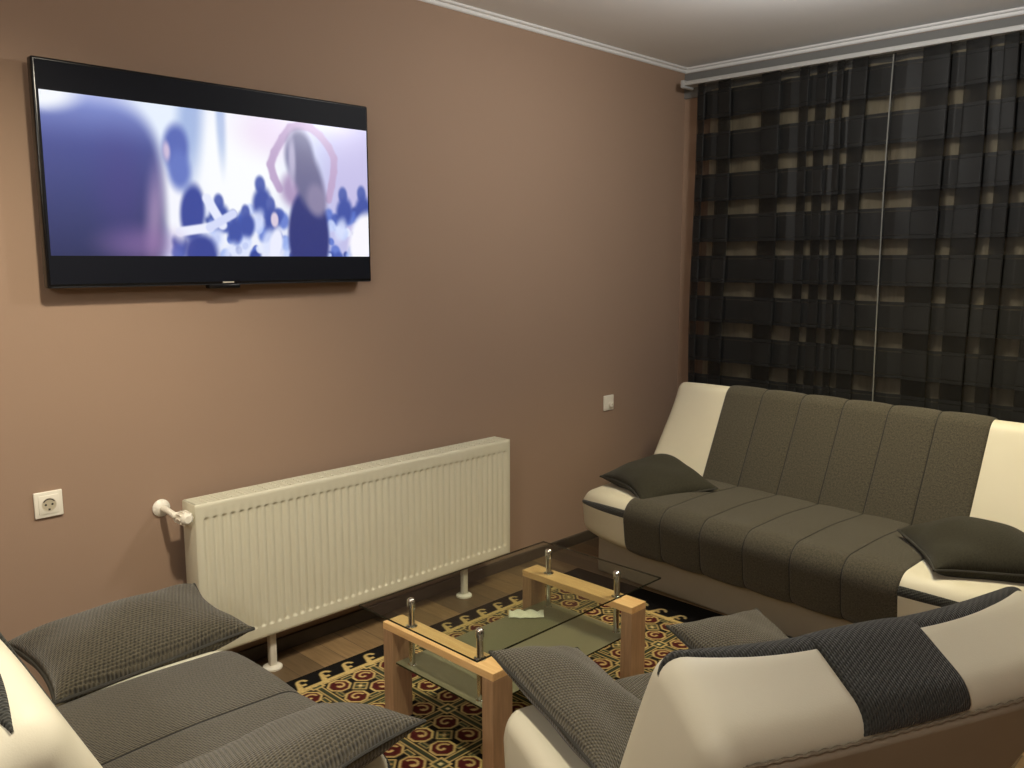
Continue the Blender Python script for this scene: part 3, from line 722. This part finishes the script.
# folded-down edge so the rug has its thickness
rim = [(i, 0) for i in range(nx_)] + [(nx_ - 1, k) for k in range(1, ny_)] + [(i, ny_ - 1) for i in range(nx_ - 2, -1, -1)] + [(0, k) for k in range(ny_ - 2, 0, -1)]
ids = [i * ny_ + k for i, k in rim]; nb = len(V); V = np.r_[V, V[ids] - np.array([0, 0, 0.009])]; rc = np.r_[rc, rc[ids]]
F = [tuple(q) for q in F] + [(ids[j], nb + j, nb + (j + 1) % len(ids), ids[(j + 1) % len(ids)]) for j in range(len(ids))]
rug = mesh_obj('rug', V, F, vcol_mat('oriental_rug_pile'), smooth=False, cols=rc)
tag(rug, 'black oriental rug with gold scrolls and dark red spirals under the coffee table', 'rug')

# ------------------------------------------------------------------ coffee table
zt = 0.345
tb = empty('coffee_table', (0.955, -2.35, 0.0095), 0); tag(tb, 'glass-topped coffee table on two beech frames with chrome pins', 'table')
TX0, TX1 = -0.252, 0.257
tz = zt - 0.0095
for sy_ in (-0.325, 0.325):
    bm = bmesh.new(); box(bm, TX0, TX1, sy_ - 0.04, sy_ + 0.04, tz - 0.024, tz, 0.002); fr_ = bm_obj('frame_beam', bm, M_beech, tb)
    for xa in (TX0, TX1 - 0.046):
        bm = bmesh.new(); box(bm, xa, xa + 0.046, sy_ - 0.0395, sy_ + 0.0395, 0, tz - 0.0242, 0.002); bm_obj('leg', bm, M_beechv, tb)
    for xa in (-0.155, 0.162):
        bm = bmesh.new(); x, y = xa, sy_
        lathe(bm, [(0.019, 0.0), (0.019, 0.003), (0.012, 0.006), (0.0105, 0.010), (0.0105, 0.066), (0.0130, 0.067), (0.0130, 0.088), (0.011, 0.092), (0.006, 0.095)], (x, y, tz), 'Z', 20)
        lathe(bm, [(0.0105, -0.022), (0.0105, -0.125), (0.0130, -0.126), (0.0130, -0.140), (0.006, -0.146)], (x, y, tz), 'Z', 20)
        bm_obj('chrome_pin', bm, M_chrome, tb, True)
def glass_slab(name, x0, x1, y0, y1, z0, z1, m, parent):
    bm = bmesh.new(); box(bm, x0, x1, y0, y1, z0, z1)
    o = bm_obj(name, bm, m, parent); o.data.materials.append(M_glassedge)
    for p in o.data.polygons:
        if abs(p.normal.z) < 0.5: p.material_index = 1
    return o
glass_slab('glass_top', -0.268, 0.278, -0.445, 0.42, tz + 0.070, tz + 0.076, M_glass, tb)['label'] = 'clear glass top'
glass_slab('glass_shelf', -0.20, 0.205, -0.355, 0.355, tz - 0.132, tz - 0.126, M_frost, tb)['label'] = 'frosted glass lower shelf'

rg = np.random.default_rng(2); V = []; F = []; n_, m_ = 22, 9  # thin crumpled whitish sheet on the lower shelf
for i in range(n_):
    for k in range(m_):
        a_, b_ = i / (n_ - 1), k / (m_ - 1); q = 1 - 0.35 * abs(a_ - 0.4)
        V.append((-0.085 + 0.17 * a_, (b_ - 0.5) * 0.085 * q, 0.002 + 0.010 * abs(math.sin(a_ * 9 + b_ * 2.2)) * (0.3 + b_ * 0.7) + 0.003 * rg.random()))
F = [(i * m_ + k, (i + 1) * m_ + k, (i + 1) * m_ + k + 1, i * m_ + k + 1) for i in range(n_ - 1) for k in range(m_ - 1)]
sl = mesh_obj('whitish_sheet', V, F, plain('whitish_sheet_tone', rgb(226, 224, 208), 0.5, noise=0.03)); md = sl.modifiers.new('thick', 'SOLIDIFY'); md.thickness = 0.0006
sl.scale = (0.75, 0.75, 0.75); sl.location = (0.80, -2.145, 0.0095 + tz - 0.126); sl.rotation_euler = (0, 0, R(44)); tag(sl, 'thin crumpled whitish sheet lying on the lower glass shelf of the coffee table', 'paper')

# ------------------------------------------------------------------ curtains
def curtain_mat():
    m, nt, b = mat('sheer_black_banded_cloth')
    out = nt.nodes['Material Output']
    tc = nd(nt, 'ShaderNodeTexCoord'); sep = nd(nt, 'ShaderNodeSeparateXYZ'); nt.links.new(tc.outputs['Object'], sep.inputs[0])
    def M_(op, a, b_=None, c_=None):
        n = nd(nt, 'ShaderNodeMath', operation=op)
        for i, x in enumerate((a, b_, c_)):
            if x is None: continue
            if isinstance(x, (int, float)): n.inputs[i].default_value = x
            else: nt.links.new(x, n.inputs[i])
        return n.outputs[0]
    ph = M_('MULTIPLY', M_('SUBTRACT', sep.outputs[2], 1.558 - 0.1095), 1 / 0.219)
    fr = M_('FRACT', ph); dist = M_('ABSOLUTE', M_('SUBTRACT', fr, 0.5))      # 0 at sheer centre
    sheer = M_('SUBTRACT', 1.0, M_('SMOOTHSTEP' if False else 'GREATER_THAN', dist, 0.172))
    line = M_('MULTIPLY', M_('GREATER_THAN', dist, 0.235), M_('LESS_THAN', dist, 0.262))
    nz = nd(nt, 'ShaderNodeTexNoise'); nz.inputs['Scale'].default_value = 300; nt.links.new(tc.outputs['Object'], nz.inputs['Vector'])
    b.inputs['Base Color'].default_value = rgb(27, 27, 26); b.inputs['Roughness'].default_value = 0.6
    b.inputs['Sheen Weight'].default_value = 0.05; b.inputs['Specular IOR Level'].default_value = 0.2
    al = M_('ADD', M_('MULTIPLY', sheer, 0.47), M_('MULTIPLY', line, 0.10))
    al = M_('ADD', al, 0.008)
    tr = nd(nt, 'ShaderNodeBsdfTransparent'); tr.inputs[0].default_value = (0.95, 0.94, 0.92, 1)
    mx = nd(nt, 'ShaderNodeMixShader'); nt.links.new(al, mx.inputs[0]); nt.links.new(b.outputs[0], mx.inputs[1]); nt.links.new(tr.outputs[0], mx.inputs[2])
    nt.links.new(mx.outputs[0], out.inputs[0])
    return m
M_curtain = curtain_mat()
def curtain(singles, x0, x1, y, ztop, zbot, name, label, seed):
    """cloth pleated so that only the 'singles' stretches are one layer thick; elsewhere it folds back over itself"""
    rg = np.random.default_rng(seed); path = [(x0, y)]
    cur = x0
    for a, b_ in singles + [(x1, x1)]:
        if a - cur > 0.01:                       # S-fold across [cur, a]
            d = 0.020
            path += [(cur + 0.002, y - 0.010), (a - 0.006, y - d), (a + 0.000, y - d + 0.004), (a - 0.004, y - d + 0.010), (cur + 0.006, y - 0.002), (cur, y + 0.004), (cur + 0.004, y + 0.010), (a - 0.004, y + 0.012)]
        path += [(a, y + 0.004), ((a + b_) / 2, y + rg.uniform(-0.012, 0.004)), (b_, y + 0.003)]
        cur = b_
    P = np.array(path); L = np.r_[0, np.cumsum(np.hypot(*np.diff(P, axis=0).T))]
    q = np.unique(np.r_[L, np.linspace(0, L[-1], 260)]); X = np.interp(q, L, P[:, 0]); Y = np.interp(q, L, P[:, 1])
    zs = np.linspace(zbot, ztop, 46); V = []
    for i in range(len(q)):
        for z in zs:
            s = (z - zbot) / (ztop - zbot)
            sway = 0.012 * math.sin(X[i] * 9 + z * 2.1 + seed) * (1 - s) + 0.006 * math.sin(X[i] * 31 + z * 5)
            V.append((X[i] + 0.006 * math.sin(z * 3 + X[i] * 5), Y[i] + sway * 0.5, z))
    n = len(zs); F = [(i * n + k, (i + 1) * n + k, (i + 1) * n + k + 1, i * n + k + 1) for i in range(len(q) - 1) for k in range(n - 1)]
    o = mesh_obj(name, V, F, M_curtain, smooth=True); tag(o, label, 'curtain', 'black banded curtains')
    return o
S1 = [(0.217, 0.293), (0.379, 0.555), (0.666, 0.765), (0.819, 0.850), (0.908, 0.949), (0.990, 1.020), (1.099, 1.212)]
S2 = [(1.2065, 1.335), (1.457, 1.513), (1.617, 1.666), (1.73, 1.82), (1.93, 2.0), (2.08, 2.2), (2.3, 2.4)]
curtain(S1, 0.165, 1.213, -0.13, 2.44, 0.04, 'curtain', 'sheer black banded curtain panel next to the brown television wall', 1)
c2 = curtain(S2, 1.206, 2.55, -0.13, 2.44, 0.04, 'curtain', 'sheer black banded curtain panel right of the thin light gap', 2)
bm = bmesh.new(); tube(bm, [(1.207 + 0.006 * math.sin(z * 3 + 6), -0.137 + 0.004 * math.sin(z * 5), z) for z in np.linspace(0.05, 2.43, 60)], 0.0032, 6)
o = bm_obj('hem', bm, plain('pale_grey_hem', rgb(112, 112, 106), 0.6), c2, True); o['label'] = 'pale grey hem edge'
# beige net curtain behind
m, nt, b = mat('beige_net'); b.inputs['Base Color'].default_value = rgb(206, 176, 122); b.inputs['Roughness'].default_value = 0.9
nz = nd(nt, 'ShaderNodeTexNoise'); nz.inputs['Scale'].default_value = 25; tcn = nd(nt, 'ShaderNodeTexCoord'); mpn = nd(nt, 'ShaderNodeMapping'); mpn.inputs['Scale'].default_value = (3, 1, 0.3)
nt.links.new(tcn.outputs['Object'], mpn.inputs[0]); nt.links.new(mpn.outputs[0], nz.inputs['Vector'])
mxn = nd(nt, 'ShaderNodeMix', data_type='RGBA'); mxn.inputs[6].default_value = rgb(168, 156, 128); mxn.inputs[7].default_value = rgb(208, 194, 162)
nt.links.new(nz.outputs['Fac'], mxn.inputs[0]); nt.links.new(mxn.outputs[2], b.inputs['Base Color']); M_net = m
xs = np.linspace(0.20, 2.6, 360); zs = np.linspace(0.06, 2.42, 12); V = [(x, -0.055 + 0.012 * math.sin(x * 38 + 1.2 * math.sin(x * 7)), z) for x in xs for z in zs]
F = [(i * 12 + k, (i + 1) * 12 + k, (i + 1) * 12 + k + 1, i * 12 + k + 1) for i in range(len(xs) - 1) for k in range(11)]
tag(mesh_obj('net_curtain', V, F, M_net), 'beige inner curtain showing through the sheer bands of the black curtains', 'curtain')
# rail
rail = empty('curtain_rail', (0.09, -0.12, 2.44), 0); tag(rail, 'white curtain rail along the top of the black curtains', 'curtain rail')
bm = bmesh.new(); box(bm, 0.0, 2.5, -0.045, 0.045, 0.0, 0.022, 0.003); bm_obj('track', bm, M_rail, rail)
bm = bmesh.new(); box(bm, -0.012, 0.012, -0.05, 0.05, -0.012, 0.030, 0.006); bm_obj('end_cap', bm, M_rail, rail, True)
